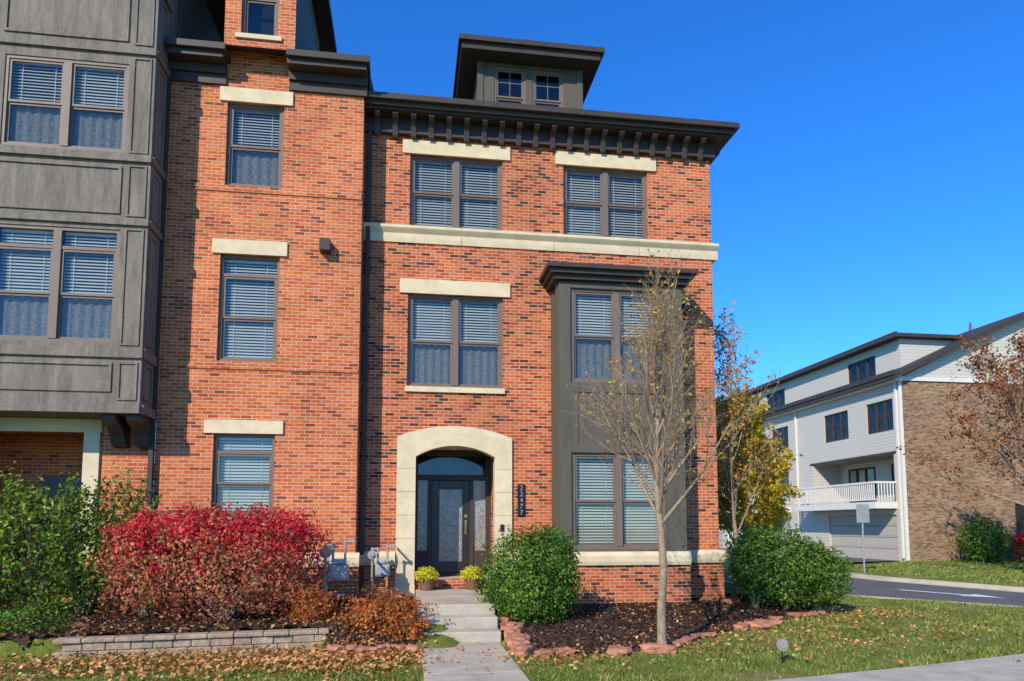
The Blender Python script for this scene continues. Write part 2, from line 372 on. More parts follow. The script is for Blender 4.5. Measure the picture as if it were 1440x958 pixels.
for (xo,xi,zo,zi) in [(-0.25,0.15,3.78,3.36),(2.24,1.86,3.78,3.36)]:
    lo,hi = min(xo,xi),max(xo,xi)
    zl,zh = (zo,zi) if xo<xi else (zi,zo)
    s.add([(lo,y0,0.3),(hi,y0,0.3),(hi,y0,zh),(lo,y0,zl),(lo,y1,0.3),(hi,y1,0.3),(hi,y1,zh),(lo,y1,zl)],
          [(0,1,2,3),(0,3,7,4),(1,5,6,2)])
s.box(-0.27,0.158,D-0.08,D+0.1,0.3,0.62); s.box(1.852,2.26,D-0.08,D+0.1,0.3,0.62)
s.finish('stone_trim', H1.root, ['stone'])
j = MB()
for z in (1.1,1.6,2.1,2.6,3.1): j.box(-0.251,0.151,D-0.064,D-0.0605,z-0.004,z+0.004); j.box(1.859,2.241,D-0.064,D-0.0605,z-0.004,z+0.004)
for x in (1.1,3.2,5.2): j.box(x-0.004,x+0.004,D-0.134,D-0.1305,8.40,8.46); j.box(x-0.004,x+0.004,D-0.054,D-0.0495,8.12,8.29)
j.finish('stone_joints', H1.root, ['block'])
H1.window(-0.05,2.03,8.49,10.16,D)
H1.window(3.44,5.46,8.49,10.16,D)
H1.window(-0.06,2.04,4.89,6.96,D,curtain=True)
BY = 14.65
g = MB(); bx0,bx1 = 3.16,5.91
bops=[(3.43,5.47,1.38,3.41),(3.43,5.47,4.94,7.0)]
g.wall(bx0,bx1,1.332,7.15,BY,bops,0,0.2)
g.quad((bx0,BY,1.332),(bx0,BY,7.15),(bx0,D,7.15),(bx0,D,1.332)); g.quad((bx1,BY,1.332),(bx1,D,1.332),(bx1,D,7.15),(bx1,BY,7.15))
g.box(bx0-0.01,3.40,BY-0.03,BY+0.05,1.334,7.12); g.box(5.50,bx1+0.01,BY-0.03,BY+0.05,1.334,7.12)
g.box(3.402,5.498,BY-0.026,BY-0.001,3.42,3.60); g.box(3.402,5.498,BY-0.026,BY-0.001,4.72,4.93); g.box(3.402,5.498,BY-0.026,BY-0.001,7.003,7.12)
g.box(3.402,3.56,BY-0.022,BY-0.001,3.60,4.72); g.box(5.34,5.498,BY-0.022,BY-0.001,3.60,4.72)
g.box(bx0-0.03,bx0-0.001,BY+0.052,BY+0.2,1.334,7.12); g.box(bx0-0.03,bx0-0.001,D-0.2,D-0.003,1.334,7.12)
g.finish('bay_panels', H1.root, ['grayR'])
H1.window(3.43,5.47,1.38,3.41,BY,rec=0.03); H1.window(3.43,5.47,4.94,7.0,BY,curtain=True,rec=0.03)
d = MB()
d.box(3.02,6.05,BY-0.13,D-0.003,7.152,7.26); d.box(2.94,6.13,BY-0.22,D-0.003,7.26,7.36); d.box(2.86,6.21,BY-0.30,D-0.003,7.36,7.45)
d.add([(2.86,BY-0.3,7.452),(6.21,BY-0.3,7.452),(6.21,D-0.004,7.452),(2.86,D-0.004,7.452),(3.1,D-0.25,7.66),(5.97,D-0.25,7.66),(5.97,D-0.004,7.66),(3.1,D-0.004,7.66)],
      [(0,1,5,4),(1,2,6,5),(3,0,4,7),(4,5,6,7)])
d.box(-1.04,7.10,D-0.10,D+0.05,10.56,10.92)
d.box(-1.04,7.35,14.98,D+0.3,10.922,10.97)
d.box(-1.04,7.42,14.90,D+0.3,10.972,11.06); d.box(-1.04,7.50,14.80,15.0,11.062,11.19)
d.box(7.102,7.42,D+0.31,28,10.92,11.06); d.box(7.003,7.10,D+0.06,28,10.56,10.915); d.box(7.3,7.5,15.002,28,11.064,11.19)
d.box(-1.04,7.10,D-0.13,D-0.101,10.56,10.62)
xx=-0.78
while xx<7.1:
    d.prismX([(D-0.101,10.915),(15.02,10.915),(15.02,10.86),(15.08,10.80),(15.17,10.78),(15.22,10.70),(15.25,10.60),(15.27,10.50),(D-0.101,10.46)],xx-0.06,xx+0.06)
    xx+=0.395
d.box(-0.99,-0.90,D-0.12,D-0.03,0.6,10.55)
for z in (2.5,5.0,7.5,9.8): d.box(-1.0,-0.89,D-0.125,D-0.002,z,z+0.04)
d.finish('dark_trim', H1.root, ['dark'], bevel=0.006)
r = MB()
r.add([(-1.05,15.0,11.10),(7.3,15.0,11.10),(7.3,28,11.1),(-1.05,28,11.1),(-1.05,18.5,12.1),(5.5,18.5,12.1),(5.5,27,12.1),(-1.05,27,12.1)],[(0,1,5,4),(1,2,6,5),(2,3,7,6),(4,5,6,7)])
r.finish('roof', H1.root, ['roof'])
DY=16.4
q = MB()
q.wall(1.55,4.15,11.2,13.2,DY,[(1.95,2.74,11.6,13.12),(2.90,3.69,11.6,13.12)],0,0.15)
q.quad((1.55,DY,11.2),(1.55,DY,13.2),(1.55,21,13.2),(1.55,21,11.2)); q.quad((4.15,DY,11.2),(4.15,21,11.2),(4.15,21,13.2),(4.15,DY,13.2))
q.box(1.53,1.68,DY-0.03,DY-0.002,11.3,13.19); q.box(4.02,4.17,DY-0.03,DY-0.002,11.3,13.19)
q.finish('dormer_walls', H1.root, ['grayR'])
H1.window(1.95,2.74,11.6,13.12,DY,units=1,muntin=True,blind=False,rec=0.03); H1.window(2.90,3.69,11.6,13.12,DY,units=1,muntin=True,blind=False,rec=0.03)
q = MB()
q.box(1.12,4.52,15.95,21.3,13.202,13.36); q.box(1.05,4.6,15.86,21.4,13.362,13.48)
q.add([(1.05,15.86,13.482),(4.6,15.86,13.482),(4.6,21.4,13.482),(1.05,21.4,13.482),(2.0,17.0,13.8),(3.6,17.0,13.8),(3.6,20.5,13.8),(2.0,20.5,13.8)],[(0,1,5,4),(1,2,6,5),(2,3,7,6),(3,0,4,7),(4,5,6,7)])
q.finish('dormer_roof', H1.root, ['dark'])
q = MB()
yb=16.7
q.box(0.102,1.918,yb-0.10,yb,2.93,3.06); q.box(0.102,1.918,yb-0.10,yb,3.50,3.635); q.box(0.102,0.22,yb-0.10,yb,0.724,2.93); q.box(1.80,1.918,yb-0.10,yb,0.724,2.93)
q.box(0.45,0.54,yb-0.10,yb,0.724,2.93); q.box(1.42,1.51,yb-0.10,yb,0.724,2.93)
q.box(0.102,0.22,yb-0.10,yb,3.06,3.50); q.box(1.80,1.918,yb-0.10,yb,3.06,3.50)
q.box(0.22,0.45,yb-0.08,yb,0.724,1.3); q.box(1.51,1.80,yb-0.08,yb,0.724,1.3)
q.finish('door_frame', H1.root, ['dark'])
q = MB()
q.box(0.542,0.72,yb-0.07,yb-0.01,0.80,2.92); q.box(1.25,1.418,yb-0.07,yb-0.01,0.80,2.92); q.box(0.72,1.25,yb-0.07,yb-0.01,2.72,2.92); q.box(0.72,1.25,yb-0.07,yb-0.01,0.80,1.05)
q.box(0.54,1.42,yb-0.12,yb-0.071,0.724,0.78)
q.finish('front_door', H1.root, ['door'], bevel=0.008)
q = MB(); q.quad((0.72,yb-0.04,1.05),(1.25,yb-0.04,1.05),(1.25,yb-0.04,2.72),(0.72,yb-0.04,2.72)); q.quad((0.22,yb-0.04,1.3),(0.45,yb-0.04,1.3),(0.45,yb-0.04,2.93),(0.22,yb-0.04,2.93)); q.quad((1.51,yb-0.04,1.3),(1.80,yb-0.04,1.3),(1.80,yb-0.04,2.93),(1.51,yb-0.04,2.93))
q.finish('door_glass', H1.root, ['frost'])
q = MB(); q.quad((0.22,yb-0.03,3.06),(1.8,yb-0.03,3.06),(1.8,yb-0.03,3.5),(0.22,yb-0.03,3.5)); q.finish('transom_glass', H1.root, ['glass'])
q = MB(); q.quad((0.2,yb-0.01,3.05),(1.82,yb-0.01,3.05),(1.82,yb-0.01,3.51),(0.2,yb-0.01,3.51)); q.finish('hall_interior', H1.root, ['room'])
q = MB(); q.box(1.31,1.36,yb-0.09,yb-0.071,1.68,2.0); q.cyl((1.335,yb-0.12,1.72),(1.335,yb-0.12,1.92),0.012); q.cyl((1.335,yb-0.12,1.74),(1.335,yb-0.07,1.74),0.01); q.cyl((1.335,yb-0.12,1.90),(1.335,yb-0.07,1.90),0.01); q.box(1.30,1.37,yb-0.095,yb-0.071,2.06,2.13)
q.finish('door_handle', H1.root, ['brass'])
q = MB(); q.cyl((1.0,16.1,3.6),(1.0,16.1,3.638),0.12,0.12,20); q.finish('porch_light', H1.root, ['white'])
q = MB(); q.box(2.37,2.53,D-0.03,D-0.001,2.08,2.78); q.finish('number_plaque', H1.root, ['black'])
for i,ch in enumerate('22477'):
    cu = bpy.data.curves.new('digit','FONT'); cu.body=ch; cu.size=0.15; cu.extrude=0.003; cu.align_x='CENTER'; cu.materials.append(M['metal'])
    o = bpy.data.objects.new('digit', cu); o.location=(2.45,D-0.036,2.65-i*0.135); o.rotation_euler=(R(90),0,0); link(o,H1.root)
q = MB(); q.box(6.25,6.4,D-0.14,D-0.001,6.75,7.0); q.finish('wall_light', H1.root, ['dark'])
q = MB(); q.box(1.98,2.06,D-0.085,D-0.062,1.75,1.9); q.finish('doorbell', H1.root, ['black'])
H1.done()

# =================================================================== LEFT BRICK TOWNHOUSE
D2 = 14.8
H2 = House('brick_townhouse')
w = MB()
ops=[(-3.83,-2.69,8.87,10.68),(-3.86,-2.69,5.19,7.41),(-3.86,-2.68,2.05,3.71)]
w.wall(-4.95,-1.05,0,11.2,D2,ops,0,0.22)
w.quad((-1.05,D2,0),(-1.05,D+0.1,0),(-1.05,D+0.1,12.1),(-1.05,D2,12.1))
w.wall(-3.95,-2.51,11.2,14.8,D2,[(-3.62,-2.87,12.2,13.95)],0,0.22)
w.box(-4.93,-1.03,D2-0.06,D2-0.002,0,1.05)
w.box(-1.048,-0.99,D2-0.06,D-0.13,0,1.05)
w.box(-4.6,-1.06,D2-0.025,D2-0.001,8.74,8.865); w.box(-4.6,-1.06,D2-0.025,D2-0.001,5.02,5.10)
w.finish('brick_walls', H2.root, ['brickL'])
s = MB()
for (a,b,c,d_) in [(-3.98,-2.51,10.683,10.98),(-4.02,-2.54,7.413,7.71),(-4.04,-2.52,3.713,3.98)]: s.box(a,b,D2-0.045,D2+0.06,c,d_)
s.box(-3.72,-2.78,D2-0.05,D2+0.06,12.1,12.198)
s.prismX(wt(D2-0.06),-4.93,-0.96)
s.finish('stone_trim', H2.root, ['stone'])
H2.window(*ops[0],D2,units=1,curtain=True); H2.window(*ops[1],D2,units=1,transom=0.32); H2.window(*ops[2],D2,units=1,transom=0.28)
H2.window(-3.62,-2.87,12.2,13.95,D2,units=1,muntin=True,blind=False)
d = MB()
for (x0,x1) in [(-4.94,-3.86),(-2.60,-0.98)]:
    d.box(x0,x1,D2-0.06,D2-0.001,11.02,11.22); d.box(x0,x1,D2-0.12,D2-0.001,11.222,11.40)
    d.box(x0,x1,D2-0.38,D2-0.001,11.402,11.52); d.box(x0-0.0,x1+0.06,D2-0.47,D2-0.001,11.522,11.66)
d.box(-1.045,-0.95,D2,16.5,11.524,11.66); d.box(-1.045,-1.0,D2,16.5,11.2,11.52)
d.box(-5.03,-4.94,D2-0.13,D2-0.03,0.5,11.4)
d.box(-4.35,-2.1,D2-0.45,19,14.8,14.95)
d.box(-1.88,-1.66,D2-0.22,D2-0.001,7.53,7.78)
d.finish('dark_trim', H2.root, ['dark'], bevel=0.006)
q = MB(); q.quad((-2.51,D2+0.01,11.3),(-2.51,18.5,11.3),(-2.51,18.5,14.8),(-2.51,D2+0.01,14.8)); q.quad((-3.95,D2+0.01,11.3),(-3.95,D2+0.01,14.8),(-3.95,18.5,14.8),(-3.95,18.5,11.3))
q.finish('dormer_siding', H2.root, ['grayR'])
r = MB(); r.add([(-4.95,D2-0.4,11.664),(-0.98,D2-0.4,11.664),(-0.98,18.5,13.2),(-4.95,18.5,13.2),(-0.98,28,13.2),(-4.95,28,13.2)],[(0,1,2,3),(3,2,4,5)])
r.quad((-0.98,D2-0.4,11.66),(-0.98,28,11.66),(-0.98,28,13.2),(-0.98,18.5,13.2))
r.finish('roof', H2.root, ['roof'])
H2.done()

# =================================================================== GREY BAY TOWNHOUSE (far left)
H3 = House('grey_bay_townhouse')
FY=14.0
w = MB()
w.wall(-12,-4.97,0,4.0,D2,[(-8.5,-6.2,0.3,3.68)],0,0.22)
w.quad((-6.1,D2+0.2,0),(-6.1,D2+0.2,4),(-6.1,16.3,4),(-6.1,16.3,0)); w.quad((-8.6,16.3,0),(-6.1,16.3,0),(-6.1,16.3,4),(-8.6,16.3,4)); w.quad((-8.6,D2+0.2,0),(-8.6,16.3,0),(-8.6,16.3,4),(-8.6,D2+0.2,4))
w.finish('brick_walls', H3.root, ['brickL'])
g = MB()
gops=[(-7.67,-5.46,9.0,10.8),(-7.67,-5.48,5.27,7.47),(-10.3,-8.1,9.0,10.8),(-10.3,-8.1,5.27,7.47)]
g.wall(-10.9,-4.99,3.95,14.5,FY,gops,0,0.2)
g.quad((-4.99,FY,3.95),(-4.99,D2+.3,3.95),(-4.99,D2+.3,14.5),(-4.99,FY,14.5))
g.quad((-10.9,FY,3.95),(-4.99,FY,3.95),(-4.99,D2,3.95),(-10.9,D2,3.95))
g.box(-11.1,-10.9,FY,D2,3.95,14.5)
def rect(x0,x1,z0,z1,wd=0.05,dp=0.03,y=FY):
    g.box(x0,x1,y-dp,y-0.001,z0,z0+wd); g.box(x0,x1,y-dp,y-0.001,z1-wd,z1); g.box(x0,x0+wd,y-dp,y-0.001,z0+wd,z1-wd); g.box(x1-wd,x1,y-dp,y-0.001,z0+wd,z1-wd)
for (z0,z1,dp) in [(3.952,4.12,0.07),(5.0,5.18,0.05),(7.56,7.68,0.05),(8.82,8.96,0.06),(11.0,11.12,0.05),(12.4,12.6,0.06)]:
    g.box(-10.92,-4.97,FY-dp,FY-0.001,z0,z1); g.box(-4.989,-4.989+dp,FY+0.0,D2-0.15,z0,z1)
for cx in (-5.22,):
    for (z0,z1) in [(4.2,4.92),(5.24,7.5),(7.74,8.76),(9.0,10.94),(11.2,12.3)]: rect(cx-0.17,cx+0.17,z0,z1,0.035,0.025)
for (z0,z1) in [(4.35,4.9),(7.78,8.72),(11.25,12.3)]: rect(-7.72,-5.5,z0,z1,0.05,0.03); rect(-10.4,-8.05,z0,z1,0.05,0.03)
for (z0,z1) in [(4.25,4.92),(5.3,7.45),(7.78,8.72),(9.05,10.9),(11.2,12.3)]:
    for (ya,yb_) in [(FY+0.1,FY+0.14),(D2-0.3,D2-0.26)]: g.box(-4.989,-4.965,ya,yb_,z0,z1)
    g.box(-4.989,-4.965,FY+0.14,D2-0.3,z1-0.04,z1); g.box(-4.989,-4.965,FY+0.14,D2-0.3,z0,z0+0.04)
g.finish('bay_panels', H3.root, ['grayL'])
for k,o_ in enumerate(gops):
    H3.window(*o_,FY,rec=0.02,transom=0.3 if k%2 else 0,muntin=False,curtain=True,mull=0.14)
q = MB()
for cx in (-5.55,-5.12,-8.2): q.prismX([(D2-0.002,3.94),(FY+0.08,3.94),(FY+0.08,3.84),(FY+0.2,3.78),(FY+0.35,3.74),(FY+0.5,3.6),(FY+0.58,3.42),(D2-0.002,3.38)],cx-0.13,cx+0.13)
q.finish('brackets', H3.root, ['dark'])
s = MB(); s.box(-8.9,-5.93,D2-0.05,D2+0.2,3.682,3.94); s.box(-6.24,-5.95,D2-0.05,D2+0.2,0.3,3.68); s.box(-8.85,-8.5,D2-0.05,D2+0.2,0.3,3.68); s.finish('stone_trim',H3.root,['stone'])
q = MB(); q.box(-7.6,-6.6,16.2,16.28,0.5,2.9); q.finish('front_door',H3.root,['door'])
q = MB(); q.quad((-8.6,D2+0.2,3.76),(-6.1,D2+0.2,3.76),(-6.1,16.3,3.76),(-8.6,16.3,3.76)); q.finish('porch_ceiling',H3.root,['frame'])
q = MB(); q.quad((-4.97,D2+0.3,11.6),(-4.97,19,11.6),(-4.97,19,14.5),(-4.97,D2+0.3,14.5)); q.finish('upper_side_wall',H3.root,['grayR'])
d = MB(); d.box(-12,-4.55,FY-0.5,19,14.5,14.65); d.finish('roof',H3.root,['dark'])
q = MB(); q.quad((-12,D2+0.01,4),(-10.9,D2+0.01,4),(-10.9,D2+0.01,14.5),(-12,D2+0.01,14.5)); q.finish('brick_side',H3.root,['brickL'])
H3.done()

# =================================================================== BACKGROUND WHITE TOWNHOUSE ROW
X0=24.1; CY=64.0
tf=lambda x,y,z:(X0+y, CY-x, z)
H4 = House('white_townhouse_row', tf)
def LX(Y): return CY-Y
w = MB(tf)
wops=[]; bal=[]; gar=[]
for off in (0,10,20):
    wops += [(LX(34.4+off),LX(32.3+off),6.7,8.3),(LX(38.3+off),LX(36.0+off),6.7,8.3)]
    bal.append((LX(39.6+off),LX(32.4+off),3.1,5.5)); gar.append((LX(38.2+off),LX(32.4+off),0.15,2.45))
w.wall(0,LX(31.8),0,9.4,0,wops+bal+gar,0,0.2)
for b in bal:
    w.quad((b[0],1.8,b[2]),(b[1],1.8,b[2]),(b[1],1.8,b[3]),(b[0],1.8,b[3]))
    w.quad((b[0],0.2,b[2]),(b[0],1.8,b[2]),(b[0],1.8,b[3]),(b[0],0.2,b[3])); w.quad((b[1],0.2,b[2]),(b[1],0.2,b[3]),(b[1],1.8,b[3]),(b[1],1.8,b[2]))
    w.quad((b[0],0.2,b[3]),(b[0],1.8,b[3]),(b[1],1.8,b[3]),(b[1],0.2,b[3]))
w.wall(1,LX(33),9.3,11.6,1.1,[(LX(37.5),LX(35),10.0,11.2),(LX(47),LX(44.5),10.0,11.2)],0,0.2)
w.quad((LX(33),1.1,9.3),(LX(33),7.5,9.3),(LX(33),7.5,11.6),(LX(33),1.1,11.6))
w.finish('siding_walls', H4.root, ['siding'])
for o_ in wops: H4.window(*o_,0,units=3,blind=False,single=False,mull=0.1)
for y_ in ((37.5,35),(47,44.5)): H4.window(LX(y_[0]),LX(y_[1]),10.0,11.2,1.1,units=3,blind=False,single=True)
for b in bal:
    H4.window(b[0]+0.8,b[0]+3.2,3.2,5.2,1.68,units=3,blind=False,single=True); H4.window(b[1]-2.6,b[1]-0.6,3.2,5.2,1.68,units=2,blind=False,single=True)
H4.done('dark')
t = MB(tf)
for b in bal:
    t.box(b[0]-0.2,b[1]+0.1,-1.2,0.0-0.002,2.75,3.08); t.box(b[0]-0.2,b[1]+0.1,-1.2,-1.12,4.0,4.1); t.box(b[0]-0.2,b[1]+0.1,-1.2,-1.12,3.16,3.22)
    x=b[0]-0.2
    while x<b[1]+0.1: t.box(x,x+0.05,-1.18,-1.14,3.22,4.0); x+=0.16
    for xs_ in (b[0]-0.2,b[1]+0.06):
        t.box(xs_,xs_+0.05,-1.12,-0.003,4.0,4.1)
        y=-1.0
        while y<-0.05: t.box(xs_,xs_+0.04,y,y+0.05,3.1,4.0); y+=0.16
for a in gar:
    n=4
    for i in range(n):
        z0=a[2]+(a[3]-a[2])*i/n; t.box(a[0],a[1],0.10,0.18,z0+0.012,a[2]+(a[3]-a[2])*(i+1)/n-0.012,1)
        x=a[0]+0.08
        while x<a[1]-0.4: t.box(x,x+0.52,0.09,0.099,z0+0.1,z0+0.45,1); x+=0.64
for yy_ in (31.9,41.2,51.2): t.box(LX(yy_+0.11),LX(yy_),-0.12,-0.02,0.3,9.05)
t.finish('balconies_and_garage_doors', H4.root, ['white','garage'])
e = MB(tf)
e.box(-0.2,LX(31.4),-0.55,-0.40,9.32,9.55); e.box(-0.2,LX(31.4),-0.40,0.0,9.42,9.5)
e.box(0.8,LX(32.6),0.55,0.7,11.6,11.85); e.box(0.8,LX(32.6),0.7,7.5,11.62,11.8)
for b in bal: e.box(b[0]-0.3,b[1]+0.2,-0.03,-0.002,5.5,5.62)
for a in gar: e.box(a[0]-0.05,a[1]+0.05,0.19,0.2,a[2],a[3])
e.finish('eaves', H4.root, ['dark'])
wf = MB(tf); wf.box(-0.2,LX(31.5),-0.38,-0.002,9.05,9.40); wf.finish('white_fascia',H4.root,['white'])
b2 = MB(); gx1=39.1
b2.wall(X0,gx1,0,9.2,31.8,[(30.2,31.6,0.9,3.0),(33.5,35,0.9,3.0)],0,0.2)
b2.finish('brick_gable_wall', H4.root, ['brickT'])
b2 = MB(); b2.add([(X0-0.02,31.79,9.2),(gx1,31.79,9.2),(31.6,31.79,12.8)],[(0,1,2)]); b2.finish('gable_siding',H4.root,['siding'])
b2 = MB(); b2.box(X0-0.05,gx1,31.72,31.785,9.1,9.3); b2.box(X0-0.04,X0+0.12,31.74,31.785,0.2,9.1); b2.finish('gable_trim',H4.root,['white'])
rf = MB()
for sx,ex in ((X0-0.5,31.6),(gx1+0.5,31.6)):
    rf.add([(sx,31.3,9.35),(ex,31.3,13.0),(ex,64,13.0),(sx,64,9.35),(sx,31.3,9.1),(ex,31.3,12.75),(ex,64,12.75),(sx,64,9.1)],[(0,1,2,3),(4,7,6,5),(0,4,5,1),(0,3,7,4)])
rf.finish('roof',H4.root,['roof'])
H4b = MB()
for (a,b_) in ((30.2,31.6),(33.5,35)):
    H4b.box(a,b_,31.9,31.95,0.9,3.0,1); H4b.box(a,a+0.08,31.82,31.9,0.9,3.0); H4b.box(b_-0.08,b_,31.82,31.9,0.9,3.0); H4b.box((a+b_)/2-.04,(a+b_)/2+.04,31.82,31.9,0.9,3.0)
H4b.finish('side_windows',H4.root,['dark','room'])

# =================================================================== GROUND, ROAD, PATHS
ry=[-40,5,14.5,18.2,24,60,200]; rxl=[22,16,14.5,11.8,10.5,10,10]; rxr=[26,20.8,19.4,18.8,17.4,16.5,16.5]
def sm(x): x=np.clip(x,0,1); return x*x*(3-2*x)
def bed_front(x): return np.interp(x,[1.5,1.9,3.8,5.15,7.5,9.8,10.4],[10.9,10.2,10.3,11.7,13.4,15.1,16.2])
def Hgt(x,y):
    x=np.asarray(x,float); y=np.asarray(y,float)
    z=np.zeros(np.broadcast(x,y).shape)
    rb=sm((y-bed_front(x))/2.5)*sm((x-1.3)/0.3)*sm((10.5-x)/1.5)
    z=z+0.20*rb
    lw=11.25+0.117*(x+4.3)
    left=np.where(x<-1.25, sm((y-lw+0.03)/0.08)*0.26, sm((y-10.6)/1.6)*0.30)*sm((0.9-x)/0.3)
    left=left*sm((x+60)/40)
    z=np.where(x<0.9, left+0.06*sm((y-12)/2)*sm((0.9-x)/0.3), z)
    xl=np.interp(y,ry,rxl); xr=np.interp(y,ry,rxr)
    ins=sm((x-(xl-0.35))/0.3)*sm(((xr+0.35)-x)/0.3)
    z=z-0.28*ins
    far=sm((x-21)/4)*sm((y-27)/4)*0.15
    return z+far
def axis(lo,hi,fine,far):
    a=list(np.arange(lo,hi,fine)); s_=fine; v=hi
    while v<far: a.append(v); s_*=1.3; v+=s_
    a.append(far); s_=fine; v=lo; b=[]
    while v>-far: s_*=1.3; v-=s_; b.append(max(v,-far))
    return np.array(sorted(set(b))+a)
gx=axis(-10,26,0.16,900); gy=axis(6,34,0.16,900)
GX,GY=np.meshgrid(gx,gy); GZ=Hgt(GX,GY)
V=np.stack([GX,GY,GZ],-1).reshape(-1,3)
nx,ny=len(gx),len(gy)
ii_,jj=np.meshgrid(np.arange(nx-1),np.arange(ny-1)); a_=(jj*nx+ii_).ravel()
F=np.stack([a_,a_+1,a_+nx+1,a_+nx],1)
me=bpy.data.meshes.new('ground'); me.vertices.add(len(V)); me.vertices.foreach_set('co',V.astype(np.float32).ravel())
me.loops.add(F.size); me.loops.foreach_set('vertex_index',F.astype(np.int32).ravel()); me.polygons.add(len(F)); me.polygons.foreach_set('loop_start',np.arange(0,F.size,4,dtype=np.int32)); me.update(calc_edges=True)
me.materials.append(M['ground']); me.polygons.foreach_set('use_smooth',[True]*len(F)); link(bpy.data.objects.new('ground',me))
rd=MB(); ys=np.concatenate([np.arange(-30,60,1.0),np.arange(60,200,10)])
for a,b in zip(ys[:-1],ys[1:]):
    rd.quad((np.interp(a,ry,rxl),a,-0.12),(np.interp(a,ry,rxr),a,-0.12),(np.interp(b,ry,rxr),b,-0.12),(np.interp(b,ry,rxl),b,-0.12))
rd.finish('road',None,['asphalt'])
kb=MB()
for side,rx,sg in (('l',rxl,-1),('r',rxr,1)):
    for a,b in zip(ys[:-1],ys[1:]):
        x0=np.interp(a,ry,rx); x1=np.interp(b,ry,rx); w_=0.18*sg
        kb.add([(x0,a,-0.2),(x1,b,-0.2),(x1,b,0.01),(x0,a,0.01),(x0+w_,a,0.01),(x1+w_,b,0.01),(x0+w_,a,-0.2),(x1+w_,b,-0.2)],[(0,1,2,3),(3,2,5,4),(4,5,7,6)])
        g_=-0.4*sg
        kb.quad((x0+g_,a,-0.114),(x1+g_,b,-0.114),(x1,b,-0.112),(x0,a,-0.112))
kb.finish('kerb',None,['kerb'])
ar=MB()
def arrow(cx,cy,ang,sc):
    c,s_=math.cos(ang),math.sin(ang)
    P=[(-1.6,-0.12),(0.4,-0.12),(0.4,-0.45),(1.4,0),(0.4,0.45),(0.4,0.12),(-1.6,0.12)]
    ar.add([(cx+(x*c-y*s_)*sc,cy+(x*s_+y*c)*sc,-0.108) for x,y in P],[(0,1,5,6),(2,3,4),(1,2,4,5)])
arrow(15.8,19.0,R(-68),1.0)
ar.finish('road_arrow_marking',None,['paint'])
dw=MB(); dw.quad((17.6,32.3,0.02),(X0,32.3,0.17),(X0,60,0.17),(16.7,60,0.02)); dw.finish('driveway',None,['asphalt'])
sw=MB(); sx=[-12,3.5,4.3,6.5,8.84,12,15.2]; fy=[7.9,7.95,8.15,8.65,9.3,10.2,11.1]; ny_=[6.3,6.35,6.5,6.95,7.6,8.5,9.4]
px=np.linspace(-12,15.2,20)
for a,b in zip(px[:-1],px[1:]):
    b_=b-0.012
    fa,fb,na,nb=np.interp(a,sx,fy),np.interp(b_,sx,fy),np.interp(a,sx,ny_),np.interp(b_,sx,ny_)
    sw.add([(a,na,0.03),(b_,nb,0.03),(b_,fb,0.03),(a,fa,0.03),(a,na,-.05),(b_,nb,-.05),(b_,fb,-.05),(a,fa,-.05)],[(0,1,2,3),(3,2,6,7),(0,4,5,1),(1,5,6,2),(0,3,7,4)])
sw.finish('sidewalk',None,['concrete'])
wk=MB(); yy=7.96
for y1 in (9.1,10.3,11.44): wk.box(0.22,1.46,yy,y1-0.012,-0.05,0.034); yy=y1
wk.finish('entry_walk',None,['concrete'],bevel=0.006)
st=MB(); st.box(0.18,1.50,11.45,11.86,-0.05,0.19); st.box(0.182,1.498,11.862,12.26,-0.05,0.365); st.box(0.18,1.50,12.262,D-0.085,-0.05,0.535)
st.finish('front_steps',None,['concrete'],bevel=0.02)

def in_right(x,y):
    return (x>1.56)&(x<10.0)&(y>bed_front(x))&~((x>7.05)&(y>16.2))
def in_left(x,y):
    lw=11.25+0.117*(x+4.3)
    return (x<0.18)&(x>-9)&(((x<=-1.2)&(y>lw))|((x>-1.2)&(y>10.9+0.25*np.sin(x*3))))
def bed(name,fn,x0,x1,y0,y1,st_=0.08):
    xs=np.arange(x0,x1,st_); ys_=np.arange(y0,y1,st_); X,Y=np.meshgrid(xs,ys_)
    Z=Hgt(X,Y)+0.03+0.018*rng.normal(size=X.shape)
    vs=np.stack([X,Y,Z],-1).reshape(-1,3); k=len(xs); fs=[]
    ok=fn(X,Y)
    for jx in range(len(ys_)-1):
        for ix in range(k-1):
            if ok[jx,ix] and ok[jx+1,ix] and ok[jx,ix+1]:
                p=jx*k+ix; fs.append((p,p+1,p+k+1,p+k))
    root=empty(name)
    me=bpy.data.meshes.new('soil'); me.from_pydata(vs.tolist(),[],fs); me.materials.append(M['mulch']); link(bpy.data.objects.new('soil',me),root)
    n=18000; X=rng.uniform(x0,x1,n); Y=rng.uniform(y0,y1,n); kk=fn(X,Y); X=X[kk];Y=Y[kk]
    P=np.stack([X,Y,Hgt(X,Y)+0.05+rng.uniform(0,0.02,len(X))],1); Nn=np.array([0,0,1.0])+0.6*rng.normal(size=P.shape)
    leaves('chips',P,Nn,0.07,M['chip'],root,asp=0.35)
bed('mulch_bed',in_right,1.5,10.2,10.0,16.6); bed('mulch_bed',in_left,-9,0.2,10.5,14.9)

